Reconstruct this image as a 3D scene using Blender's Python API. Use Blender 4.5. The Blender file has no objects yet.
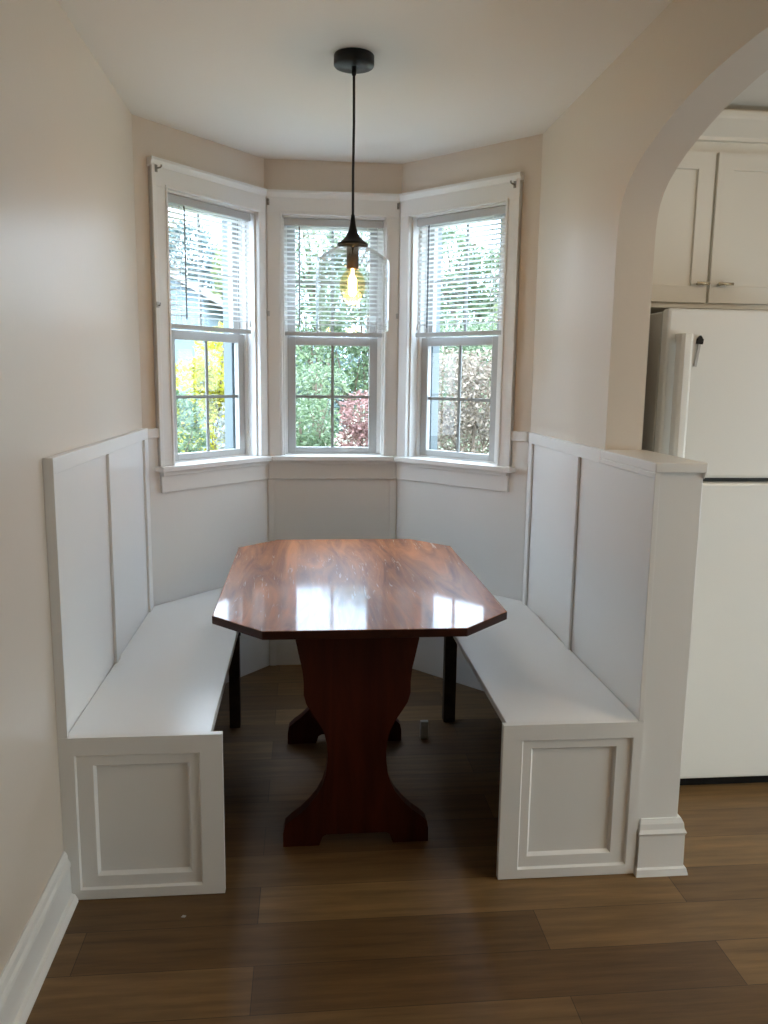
import bpy, bmesh, math, random
from mathutils import Vector, Matrix

random.seed(11)
sc = bpy.context.scene
col = sc.collection

# ---------------------------------------------------------------- materials
def new_mat(name):
    m = bpy.data.materials.new(name); m.use_nodes = True
    nt = m.node_tree
    return m, nt, nt.nodes['Principled BSDF']

def plain(name, c, rough=.5, metal=0., spec=.5, coat=0., bump=0., bscale=60., vary=0., vscale=3.):
    m, nt, b = new_mat(name)
    b.inputs['Base Color'].default_value = (*c, 1)
    b.inputs['Roughness'].default_value = rough
    b.inputs['Metallic'].default_value = metal
    b.inputs['Specular IOR Level'].default_value = spec
    b.inputs['Coat Weight'].default_value = coat
    tc = nt.nodes.new('ShaderNodeTexCoord')
    if bump:
        n = nt.nodes.new('ShaderNodeTexNoise'); n.inputs['Scale'].default_value = bscale
        n.inputs['Detail'].default_value = 3
        nt.links.new(tc.outputs['Object'], n.inputs['Vector'])
        bp = nt.nodes.new('ShaderNodeBump'); bp.inputs['Strength'].default_value = bump
        bp.inputs['Distance'].default_value = .01
        nt.links.new(n.outputs['Fac'], bp.inputs['Height']); nt.links.new(bp.outputs['Normal'], b.inputs['Normal'])
    if vary:
        n = nt.nodes.new('ShaderNodeTexNoise'); n.inputs['Scale'].default_value = vscale
        nt.links.new(tc.outputs['Object'], n.inputs['Vector'])
        r = nt.nodes.new('ShaderNodeValToRGB')
        r.color_ramp.elements[0].position = .3; r.color_ramp.elements[1].position = .7
        r.color_ramp.elements[0].color = (*[x * (1 - vary) for x in c], 1)
        r.color_ramp.elements[1].color = (*[min(1, x * (1 + vary)) for x in c], 1)
        nt.links.new(n.outputs['Fac'], r.inputs['Fac']); nt.links.new(r.outputs['Color'], b.inputs['Base Color'])
    return m

def leaf_mat(name, dark, light, trans=.35):
    m, nt, b = new_mat(name)
    g = nt.nodes.new('ShaderNodeNewGeometry')
    r = nt.nodes.new('ShaderNodeValToRGB')
    r.color_ramp.elements[0].color = (*dark, 1); r.color_ramp.elements[1].color = (*light, 1)
    nt.links.new(g.outputs['Random Per Island'], r.inputs['Fac'])
    nt.links.new(r.outputs['Color'], b.inputs['Base Color'])
    b.inputs['Roughness'].default_value = .5
    t = nt.nodes.new('ShaderNodeBsdfTranslucent'); nt.links.new(r.outputs['Color'], t.inputs['Color'])
    mx = nt.nodes.new('ShaderNodeMixShader'); mx.inputs['Fac'].default_value = trans
    out = nt.nodes['Material Output']
    nt.links.new(b.outputs['BSDF'], mx.inputs[1]); nt.links.new(t.outputs['BSDF'], mx.inputs[2])
    nt.links.new(mx.outputs['Shader'], out.inputs['Surface'])
    return m

def pane_mat(name, tint=(1, 1, 1), refl=1.0):
    m = bpy.data.materials.new(name); m.use_nodes = True
    nt = m.node_tree; nt.nodes.remove(nt.nodes['Principled BSDF'])
    tr = nt.nodes.new('ShaderNodeBsdfTransparent'); tr.inputs['Color'].default_value = (*tint, 1)
    gl = nt.nodes.new('ShaderNodeBsdfGlossy'); gl.inputs['Roughness'].default_value = 0.0
    fr = nt.nodes.new('ShaderNodeFresnel'); fr.inputs['IOR'].default_value = 1.45
    mu = nt.nodes.new('ShaderNodeMath'); mu.operation = 'MULTIPLY'; mu.inputs[1].default_value = refl
    # the same reflectance on both faces of the thin pane (no total reflection at the back face)
    ge = nt.nodes.new('ShaderNodeNewGeometry'); ma = nt.nodes.new('ShaderNodeMath'); ma.operation = 'MULTIPLY_ADD'
    ma.inputs[1].default_value = 1 / 1.45 - 1.45; ma.inputs[2].default_value = 1.45
    nt.links.new(ge.outputs['Backfacing'], ma.inputs[0]); nt.links.new(ma.outputs[0], fr.inputs['IOR'])
    mx = nt.nodes.new('ShaderNodeMixShader')
    nt.links.new(fr.outputs['Fac'], mu.inputs[0]); nt.links.new(mu.outputs[0], mx.inputs['Fac'])
    nt.links.new(tr.outputs['BSDF'], mx.inputs[1]); nt.links.new(gl.outputs['BSDF'], mx.inputs[2])
    nt.links.new(mx.outputs['Shader'], nt.nodes['Material Output'].inputs['Surface'])
    return m

def emit_mat(name, c, s):
    m, nt, b = new_mat(name)
    b.inputs['Base Color'].default_value = (*c, 1)
    b.inputs['Emission Color'].default_value = (*c, 1); b.inputs['Emission Strength'].default_value = s
    return m

def floor_mat():
    m, nt, b = new_mat('plank_floor')
    L = nt.links.new
    tc = nt.nodes.new('ShaderNodeTexCoord')
    mp = nt.nodes.new('ShaderNodeMapping'); mp.inputs['Location'].default_value = (.13, .080, 0)
    L(tc.outputs['Object'], mp.inputs['Vector'])
    def brick(c1, c2, mort):
        br = nt.nodes.new('ShaderNodeTexBrick')
        br.offset = .37; br.offset_frequency = 2; br.squash = 1
        for k, v in {'Scale': 1, 'Brick Width': 1.22, 'Row Height': .163, 'Mortar Size': .0012, 'Mortar Smooth': .3, 'Bias': 0}.items():
            br.inputs[k].default_value = v
        br.inputs['Color1'].default_value = (*c1, 1); br.inputs['Color2'].default_value = (*c2, 1)
        br.inputs['Mortar'].default_value = (*mort, 1)
        L(mp.outputs['Vector'], br.inputs['Vector'])
        return br
    br = brick((.112, .061, .024), (.225, .135, .056), (.05, .03, .014))
    ms = nt.nodes.new('ShaderNodeMapping'); ms.inputs['Scale'].default_value = (1.3, 17, 1)
    L(tc.outputs['Object'], ms.inputs['Vector'])
    n = nt.nodes.new('ShaderNodeTexNoise'); n.inputs['Scale'].default_value = 2.2; n.inputs['Detail'].default_value = 6; n.inputs['Roughness'].default_value = .65
    L(ms.outputs['Vector'], n.inputs['Vector'])
    rp = nt.nodes.new('ShaderNodeValToRGB')
    rp.color_ramp.elements[0].position = .3; rp.color_ramp.elements[0].color = (.62, .60, .58, 1)
    rp.color_ramp.elements[1].position = .72; rp.color_ramp.elements[1].color = (1.25, 1.22, 1.18, 1)
    L(n.outputs['Fac'], rp.inputs['Fac'])
    mx = nt.nodes.new('ShaderNodeMix'); mx.data_type = 'RGBA'; mx.blend_type = 'MULTIPLY'; mx.inputs[0].default_value = 1
    L(br.outputs['Color'], mx.inputs[6]); L(rp.outputs['Color'], mx.inputs[7])
    L(mx.outputs[2], b.inputs['Base Color'])
    b.inputs['Roughness'].default_value = .42; b.inputs['Specular IOR Level'].default_value = .4
    bp = nt.nodes.new('ShaderNodeBump'); bp.inputs['Strength'].default_value = .12; bp.inputs['Distance'].default_value = .004
    L(n.outputs['Fac'], bp.inputs['Height']); L(bp.outputs['Normal'], b.inputs['Normal'])
    return m

def table_mat(name, dark, light, rough, coat, along_z=False, scuffs=False):
    m, nt, b = new_mat(name)
    L = nt.links.new
    tc = nt.nodes.new('ShaderNodeTexCoord')
    mp = nt.nodes.new('ShaderNodeMapping')
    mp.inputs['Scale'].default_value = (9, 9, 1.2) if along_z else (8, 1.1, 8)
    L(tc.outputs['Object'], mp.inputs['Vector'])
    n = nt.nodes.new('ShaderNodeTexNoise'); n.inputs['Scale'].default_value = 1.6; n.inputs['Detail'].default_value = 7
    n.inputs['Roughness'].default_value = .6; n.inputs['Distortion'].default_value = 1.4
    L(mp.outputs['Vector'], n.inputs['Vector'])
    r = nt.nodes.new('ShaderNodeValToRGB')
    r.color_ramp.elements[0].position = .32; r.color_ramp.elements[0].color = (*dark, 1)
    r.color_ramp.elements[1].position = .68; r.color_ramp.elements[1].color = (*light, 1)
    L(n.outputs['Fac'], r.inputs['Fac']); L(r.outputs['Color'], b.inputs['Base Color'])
    b.inputs['Roughness'].default_value = rough
    b.inputs['Specular IOR Level'].default_value = .12 if coat else .22
    b.inputs['Coat Weight'].default_value = coat; b.inputs['Coat Roughness'].default_value = .06; b.inputs['Coat IOR'].default_value = 1.42
    if scuffs:
        # scuffs and fine scratches in the lacquer: rougher, paler thin streaks
        wm = nt.nodes.new('ShaderNodeMapping'); wm.inputs['Rotation'].default_value = (0, 0, math.radians(38)); wm.inputs['Scale'].default_value = (70, 5, 1)
        L(tc.outputs['Object'], wm.inputs['Vector'])
        w = nt.nodes.new('ShaderNodeTexNoise'); w.inputs['Scale'].default_value = 1.5; w.inputs['Detail'].default_value = 2; w.inputs['Distortion'].default_value = 1.2
        L(wm.outputs['Vector'], w.inputs['Vector'])
        p = nt.nodes.new('ShaderNodeTexNoise'); p.inputs['Scale'].default_value = 4.5; p.inputs['Detail'].default_value = 2
        L(tc.outputs['Object'], p.inputs['Vector'])
        r2 = nt.nodes.new('ShaderNodeValToRGB')
        r2.color_ramp.elements[0].position = .63; r2.color_ramp.elements[0].color = (0, 0, 0, 1)
        r2.color_ramp.elements[1].position = .70; r2.color_ramp.elements[1].color = (1, 1, 1, 1)
        L(w.outputs['Fac'], r2.inputs['Fac'])
        r3 = nt.nodes.new('ShaderNodeValToRGB')
        r3.color_ramp.elements[0].position = .47; r3.color_ramp.elements[0].color = (0, 0, 0, 1)
        r3.color_ramp.elements[1].position = .60; r3.color_ramp.elements[1].color = (1, 1, 1, 1)
        L(p.outputs['Fac'], r3.inputs['Fac'])
        mm = nt.nodes.new('ShaderNodeMath'); mm.operation = 'MULTIPLY'
        L(r2.outputs['Color'], mm.inputs[0]); L(r3.outputs['Color'], mm.inputs[1])
        mx = nt.nodes.new('ShaderNodeMix'); mx.data_type = 'RGBA'
        m8 = nt.nodes.new('ShaderNodeMath'); m8.operation = 'MULTIPLY'; m8.inputs[1].default_value = .8
        L(mm.outputs[0], m8.inputs[0]); L(m8.outputs[0], mx.inputs[0])
        L(r.outputs['Color'], mx.inputs[6]); mx.inputs[7].default_value = (.62, .50, .44, 1)
        L(mx.outputs[2], b.inputs['Base Color'])
        ad = nt.nodes.new('ShaderNodeMapRange'); ad.inputs['From Min'].default_value = .3; ad.inputs['From Max'].default_value = .8
        ad.inputs['To Min'].default_value = .035; ad.inputs['To Max'].default_value = .10
        L(p.outputs['Fac'], ad.inputs['Value']); L(ad.outputs['Result'], b.inputs['Coat Roughness'])
        # slightly wavy lacquer
        bp = nt.nodes.new('ShaderNodeBump'); bp.inputs['Strength'].default_value = .05; bp.inputs['Distance'].default_value = .004
        L(n.outputs['Fac'], bp.inputs['Height']); L(bp.outputs['Normal'], b.inputs['Coat Normal'])
    return m

def siding_mat():
    m, nt, b = new_mat('pale_blue_siding')
    L = nt.links.new
    tc = nt.nodes.new('ShaderNodeTexCoord'); sp = nt.nodes.new('ShaderNodeSeparateXYZ'); L(tc.outputs['Object'], sp.inputs[0])
    w = nt.nodes.new('ShaderNodeMath'); w.operation = 'MULTIPLY'; w.inputs[1].default_value = 6.5; L(sp.outputs['Z'], w.inputs[0])
    f = nt.nodes.new('ShaderNodeMath'); f.operation = 'FRACT'; L(w.outputs[0], f.inputs[0])
    r = nt.nodes.new('ShaderNodeValToRGB'); r.color_ramp.elements[0].color = (.045, .07, .085, 1); r.color_ramp.elements[1].position = .14
    r.color_ramp.elements[1].color = (.085, .125, .15, 1)
    L(f.outputs[0], r.inputs['Fac']); L(r.outputs['Color'], b.inputs['Base Color'])
    b.inputs['Roughness'].default_value = .6
    return m

M = dict(
    wall=plain('greige_wall_paint', (.68, .605, .52), .32, spec=.30, bump=.04, bscale=45),
    ceil=plain('ceiling_paint', (.78, .755, .71), .7, bump=.03),
    white=plain('white_trim_paint', (.80, .80, .785), .33, bump=.02, bscale=30),
    seat=plain('white_bench_paint', (.82, .82, .81), .28),
    cab=plain('cream_cabinet_paint', (.76, .73, .655), .4),
    fridge=plain('white_fridge_enamel', (.80, .80, .77), .30, bump=.05, bscale=250),
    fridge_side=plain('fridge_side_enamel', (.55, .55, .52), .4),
    gasket=plain('grey_gasket', (.10, .10, .095), .7),
    black=plain('black_metal', (.006, .006, .0065), .42, spec=.25),
    cord=plain('black_cord', (.012, .011, .011), .6),
    bronze=plain('dark_bronze', (.055, .035, .020), .38, metal=.6),
    steel=plain('dull_steel', (.28, .27, .25), .4, metal=.8),
    nickel=plain('brushed_brass_nickel', (.75, .66, .50), .25, metal=1),
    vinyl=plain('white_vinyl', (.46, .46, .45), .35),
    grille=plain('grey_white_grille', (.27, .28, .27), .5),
    slat=plain('white_blind_slat', (.86, .87, .87), .4),
    rail=plain('blind_rail_grey_white', (.50, .51, .515), .45),
    cordw=plain('white_cord', (.75, .75, .74), .8),
    wand=plain('smoky_plastic_wand', (.16, .17, .17), .3),
    exttrim=plain('exterior_trim', (.10, .13, .14), .5),
    extwall=plain('exterior_clapboard', (.55, .62, .66), .6),
    floor=floor_mat(),
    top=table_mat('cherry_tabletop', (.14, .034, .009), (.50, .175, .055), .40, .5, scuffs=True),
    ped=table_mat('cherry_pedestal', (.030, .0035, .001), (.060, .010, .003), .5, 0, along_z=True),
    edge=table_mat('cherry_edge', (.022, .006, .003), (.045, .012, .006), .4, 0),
    glass=pane_mat('window_pane', refl=.55),
    warm_glass=pane_mat('light_warming_pane', (1, .98, .92), .55),  # tint added to warm the daylight from the unseen kitchen window
    filament=emit_mat('glowing_filament', (1.0, .62, .26), 60),
    bulb=pane_mat('amber_bulb_glass', (1.0, .84, .58), .5),
    lawn=plain('lawn_and_mulch', (.20, .20, .13), .9, vary=.5, vscale=2.5),
    bark=plain('bark', (.10, .075, .055), .9, vary=.4, vscale=14),
    siding=siding_mat(),
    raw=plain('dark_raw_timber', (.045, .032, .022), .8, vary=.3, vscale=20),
    roof=plain('grey_shingles', (.16, .16, .17), .9, vary=.3, vscale=9),
    stone=plain('pale_stone', (.52, .54, .56), .8, vary=.2, vscale=6),
)
M['shade'] = pane_mat('clear_blown_glass', (.97, .98, .985), 1.7)

# ---------------------------------------------------------------- mesh helpers
class MB:
    def __init__(s): s.bm = bmesh.new()
    def box(s, x0, x1, y0, y1, z0, z1):
        return s.prism([(x0, y0), (x1, y0), (x1, y1), (x0, y1)], z0, z1)
    def prism(s, poly, z0, z1):
        a = [s.bm.verts.new((x, y, z0)) for x, y in poly]; b = [s.bm.verts.new((x, y, z1)) for x, y in poly]
        n = len(poly)
        s.bm.faces.new(a[::-1]); s.bm.faces.new(b)
        for i in range(n): s.bm.faces.new((a[i], a[(i + 1) % n], b[(i + 1) % n], b[i]))
        return s
    def extrude(s, pts, vec):
        a = [s.bm.verts.new(p) for p in pts]; b = [s.bm.verts.new(Vector(p) + Vector(vec)) for p in pts]
        n = len(pts)
        s.bm.faces.new(a[::-1]); s.bm.faces.new(b)
        for i in range(n): s.bm.faces.new((a[i], a[(i + 1) % n], b[(i + 1) % n], b[i]))
        return s
    def loops(s, rects, back):
        # concentric rectangles on the XZ plane facing -Y: (x0,x1,z0,z1,y); closed by a back rectangle at y=back
        rings = []
        for (x0, x1, z0, z1, y) in rects:
            rings.append([s.bm.verts.new(p) for p in ((x0, y, z0), (x1, y, z0), (x1, y, z1), (x0, y, z1))])
        for a, b in zip(rings, rings[1:]):
            for i in range(4): s.bm.faces.new((a[i], a[(i + 1) % 4], b[(i + 1) % 4], b[i]))
        s.bm.faces.new(rings[-1])
        x0, x1, z0, z1, _ = rects[0]
        k = [s.bm.verts.new(p) for p in ((x0, back, z0), (x1, back, z0), (x1, back, z1), (x0, back, z1))]
        s.bm.faces.new(k[::-1])
        o = rings[0]
        for i in range(4): s.bm.faces.new((o[(i + 1) % 4], o[i], k[i], k[(i + 1) % 4]))
        return s
    def lathe(s, prof, cx=0, cy=0, n=40, closed=False):
        rings = []
        for r, z in prof:
            if r < 1e-6: rings.append([s.bm.verts.new((cx, cy, z))])
            else: rings.append([s.bm.verts.new((cx + r * math.cos(2 * math.pi * i / n), cy + r * math.sin(2 * math.pi * i / n), z)) for i in range(n)])
        pairs = list(zip(rings, rings[1:]))
        if closed: pairs.append((rings[-1], rings[0]))
        for a, b in pairs:
            for i in range(n):
                j = (i + 1) % n
                if len(a) == 1 and len(b) == 1: continue
                if len(a) == 1: s.bm.faces.new((a[0], b[i], b[j]))
                elif len(b) == 1: s.bm.faces.new((a[j], a[i], b[0]))
                else: s.bm.faces.new((a[j], a[i], b[i], b[j]))
        return s
    def tube(s, pts, r, n=8, r1=None):
        pts = [Vector(p) for p in pts]; rings = []
        for k, p in enumerate(pts):
            d = (pts[min(k + 1, len(pts) - 1)] - pts[max(k - 1, 0)]).normalized()
            u = d.orthogonal().normalized() if abs(d.z) > .98 else Vector((0, 0, 1)).cross(d).normalized()
            if abs(d.z) > .98: u = Vector((1, 0, 0))
            v = d.cross(u).normalized()
            rr = r if r1 is None else r + (r1 - r) * k / (len(pts) - 1)
            rings.append([s.bm.verts.new(p + rr * (math.cos(2 * math.pi * i / n) * u + math.sin(2 * math.pi * i / n) * v)) for i in range(n)])
        for a, b in zip(rings, rings[1:]):
            for i in range(n): s.bm.faces.new((a[i], a[(i + 1) % n], b[(i + 1) % n], b[i]))
        s.bm.faces.new(rings[0][::-1]); s.bm.faces.new(rings[-1])
        return s
    def build(s, name, mat, parent=None, smooth=False, bevel=0., mats=None, auto=None):
        bmesh.ops.recalc_face_normals(s.bm, faces=s.bm.faces)
        me = bpy.data.meshes.new(name); s.bm.to_mesh(me); s.bm.free()
        o = bpy.data.objects.new(name, me); col.objects.link(o)
        me.materials.append(mat)
        for x in (mats or []): me.materials.append(x)
        if smooth:
            for p in me.polygons: p.use_smooth = True
        if auto:
            for p in me.polygons: p.use_smooth = True
            me.set_sharp_from_angle(angle=math.radians(auto))
        if parent: o.parent = parent
        if bevel:
            b = o.modifiers.new('soft_edges', 'BEVEL'); b.width = bevel; b.segments = 2; b.limit_method = 'ANGLE'; b.angle_limit = math.radians(40)
        return o

def tag(o, label=None, cat=None, group=None, kind=None):
    if label: o['label'] = label
    if cat: o['category'] = cat
    if group: o['group'] = group
    if kind: o['kind'] = kind
    return o
def empty(name, loc=(0, 0, 0), rz=0):
    o = bpy.data.objects.new(name, None); col.objects.link(o)
    o.location = loc; o.rotation_euler = (0, 0, rz); o.empty_display_size = .1
    return o
def struct(o, label, cat):
    return tag(o, label, cat, kind='structure')

# ---------------------------------------------------------------- plan of the nook
XL, XR, XR2 = -.674, .9896, 1.115
P0, P1, P2, P3 = Vector((XL, 3.503)), Vector((-.1863, 4.092)), Vector((.4683, 4.092)), Vector((XR, 3.524))
ZC = 2.486
WT = .17                      # thickness of the bay walls
YREAR, XKIT, YKIT = -2.7, 3.3, 3.44
FRONT = 2.178                 # plane of the bench fronts
HZ = 1.47

def outward(a, b):
    t = (b - a).normalized(); return Vector((-t.y, t.x))
def miter(a, b, c, d):
    n1, n2 = outward(a, b), outward(b, c)
    m = (n1 + n2).normalized(); return b + m * (d / m.dot(n1))
A0 = Vector((XL, YREAR))
E0, E1, E2 = miter(A0, P0, P1, WT), miter(P0, P1, P2, WT), miter(P1, P2, P3, WT)
E3 = P3 + outward(P2, P3) * WT

# floor and ceiling slabs
outline = [(XL - WT, YREAR - .15), (XKIT + .15, YREAR - .15), (XKIT + .15, YKIT + .15), (XR2 + .15, YKIT + .15), tuple(E3), tuple(E2), tuple(E1), tuple(E0)]
fl = MB().prism(outline, -.08, 0).build('floor', M['floor']); struct(fl, 'brown wood plank floor running crosswise', 'floor')
ce = MB().prism(outline, ZC, ZC + .12).build('ceiling', M['ceil']); struct(ce, 'plain off white ceiling over the nook and kitchen', 'ceiling')

w = MB().prism([(XL - WT, YREAR), (XL, YREAR), tuple(P0), tuple(E0)], 0, ZC).build('wall_left', M['wall'])
struct(w, 'greige painted left wall with a soft sheen', 'wall')

# bay walls with window openings
def bay_wall(name, a, b, ea, eb, s0, s1, label, z0=1.068, z1=2.235):
    t = (b - a).normalized(); n = outward(a, b); m = MB()
    q0, q1 = a + t * s0, a + t * s1
    m.prism([tuple(a), tuple(q0), tuple(q0 + n * WT), tuple(ea)], 0, ZC)
    m.prism([tuple(q1), tuple(b), tuple(eb), tuple(q1 + n * WT)], 0, ZC)
    m.prism([tuple(q0), tuple(q1), tuple(q1 + n * WT), tuple(q0 + n * WT)], 0, z0)
    m.prism([tuple(q0), tuple(q1), tuple(q1 + n * WT), tuple(q0 + n * WT)], z1, ZC)
    o = m.build(name, M['wall']); struct(o, label, 'wall'); return o
LL, LCW, LR = (P1 - P0).length, (P2 - P1).length, (P3 - P2).length
WIN = [(P0, P1, E0, E1, .153, .700, 'left'), (P1, P2, E1, E2, .082, .579, 'centre'), (P2, P3, E2, E3, .068, .615, 'right')]
SASH = {'left': (.206, .680), 'centre': (.104, .551), 'right': (.092, .550)}      # sash span inside each opening
for (a, b, ea, eb, s0, s1, nm) in WIN:
    bay_wall('wall_bay_' + nm, a, b, ea, eb, s0, s1, nm + ' wall of the bay, greige above the window trim')

# wall between nook and kitchen with arched opening
arch = [(2.617, 1.60), (2.617, 1.80), (2.6165, 1.90), (2.614, 1.95), (2.607, 1.99), (2.594, 2.022), (2.572, 2.052), (2.54, 2.079), (2.49, 2.107), (2.435, 2.132), (2.365, 2.155), (2.294, 2.175), (2.23, 2.190), (2.171, 2.201), (2.06, 2.216), (1.955, 2.223), (1.85, 2.226)]
arch_all = [(y, z) for y, z in arch] + [(3.70 - y, z) for y, z in arch[-2::-1]]
pts = [(XR, 3.524, 0), (XR, 3.524, ZC), (XR, .55, ZC), (XR, .55, 0), (XR, 3.70 - 2.617, 0)] + [(XR, y, z) for y, z in arch_all[::-1]] + [(XR, 2.617, 0)]
m = MB(); m.extrude(pts, (XR2 - XR, 0, 0))
big = [f for f in m.bm.faces if len(f.verts) > 4]
m.bm.normal_update(); bmesh.ops.triangulate(m.bm, faces=big, ngon_method='EAR_CLIP')
wr = m.build('wall_right', M['wall'], auto=35); struct(wr, 'greige right wall pierced by a rounded arch to the kitchen', 'wall')

# low dividing wall in the arch
dv = MB().box(XR, XR2 + .005, 2.192, 2.617, 0, 1.222).build('wall_divider', M['white'], bevel=.002)
struct(dv, 'white low wall ending in a square post beside the right bench', 'wall')
m = MB(); m.prism([(.9735, 2.180), (1.127, 2.180), (1.127, 2.6165), (.9735, 2.6165)], 1.222, 1.250); m.box(.9735, .9845, 2.1935, 2.6165, 1.2052, 1.2221)
m.build('cap', M['white'], dv, bevel=.003)
m = MB()
m.extrude([(XR2 + .005, 2.186, 1.205), (XR2 + .005, 2.186, 1.222), (XR2 + .016, 2.186, 1.222)], (0, .43, 0))
m.build('cove_molding', M['white'], dv)
# plinth wrapped round the foot of the post
m = MB()
prof = [(0, .027), (.020, .022), (.024, .015), (.125, .014), (.134, .018), (.145, .012), (.162, .010), (.176, .003)]
for (za, oa), (zb, ob) in zip(prof, prof[1:]):
    x0a, x1a, ya = 1.006 - oa * .6, 1.126 + oa, 2.190 - oa
    x0b, x1b, yb = 1.006 - ob * .6, 1.126 + ob, 2.190 - ob
    lo = [m.bm.verts.new(p) for p in ((x0a, ya, za), (x1a, ya, za), (x1a, 2.60, za), (x0a, 2.60, za))]
    hi = [m.bm.verts.new(p) for p in ((x0b, yb, zb), (x1b, yb, zb), (x1b, 2.60, zb), (x0b, 2.60, zb))]
    for i in range(4): m.bm.faces.new((lo[i], lo[(i + 1) % 4], hi[(i + 1) % 4], hi[i]))
    m.bm.faces.new(lo[::-1]); m.bm.faces.new(hi)
m.build('plinth', M['white'], dv)

# kitchen and rear shell
o = MB().box(XR2, XKIT, YKIT, YKIT + .15, 0, ZC).build('wall_back', M['wall']); struct(o, 'kitchen wall behind the refrigerator', 'wall')
KY0, KY1, KZ0, KZ1 = .50, 2.0, .35, 1.55     # added unseen kitchen window, sized for its light on fridge and left wall
m = MB(); m.box(XKIT, XKIT + .15, YREAR, KY0, 0, ZC); m.box(XKIT, XKIT + .15, KY1, YKIT + .15, 0, ZC)
m.box(XKIT, XKIT + .15, KY0, KY1, 0, KZ0); m.box(XKIT, XKIT + .15, KY0, KY1, KZ1, ZC)
o = m.build('wall_kitchen', M['wall']); struct(o, 'far right kitchen wall with an added unseen window', 'wall')
o = MB().box(XL - WT, XKIT + .15, YREAR - .15, YREAR, 0, ZC).build('wall_rear', M['wall']); struct(o, 'plain rear wall behind the viewer', 'wall')
kw = empty('window_4', (XKIT + .07, (KY0 + KY1) / 2, KZ0)); struct(kw, 'added wide kitchen window, out of view, bringing in extra daylight', 'window')
hw = (KY1 - KY0) / 2 - .001; hh = KZ1 - KZ0
m = MB()
for y0 in (-hw, -.03, hw - .06): m.box(-.03, .03, y0, y0 + .06, .001, hh - .001)
m.box(-.03, .03, -hw, hw, .001, .06); m.box(-.03, .03, -hw, hw, hh - .06, hh - .001)
m.build('window_frame', M['white'], kw)
MB().box(-.004, .004, -hw + .03, hw - .03, .03, hh - .03).build('pane', M['warm_glass'], kw)

# baseboard on the left wall
prof = [(0, 0), (.034, 0), (.034, .006), (.026, .022), (.0165, .026), (.016, .105), (.019, .112), (.017, .122), (.012, .130), (.010, .145), (.004, .156), (0, .156)]
bb = MB().extrude([(XL + .0005 + x, YREAR + .002, z) for x, z in prof], (0, FRONT - .004 - YREAR, 0)).build('baseboard_left', M['white'])
struct(bb, 'white moulded baseboard along the left wall', 'baseboard')

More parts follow.
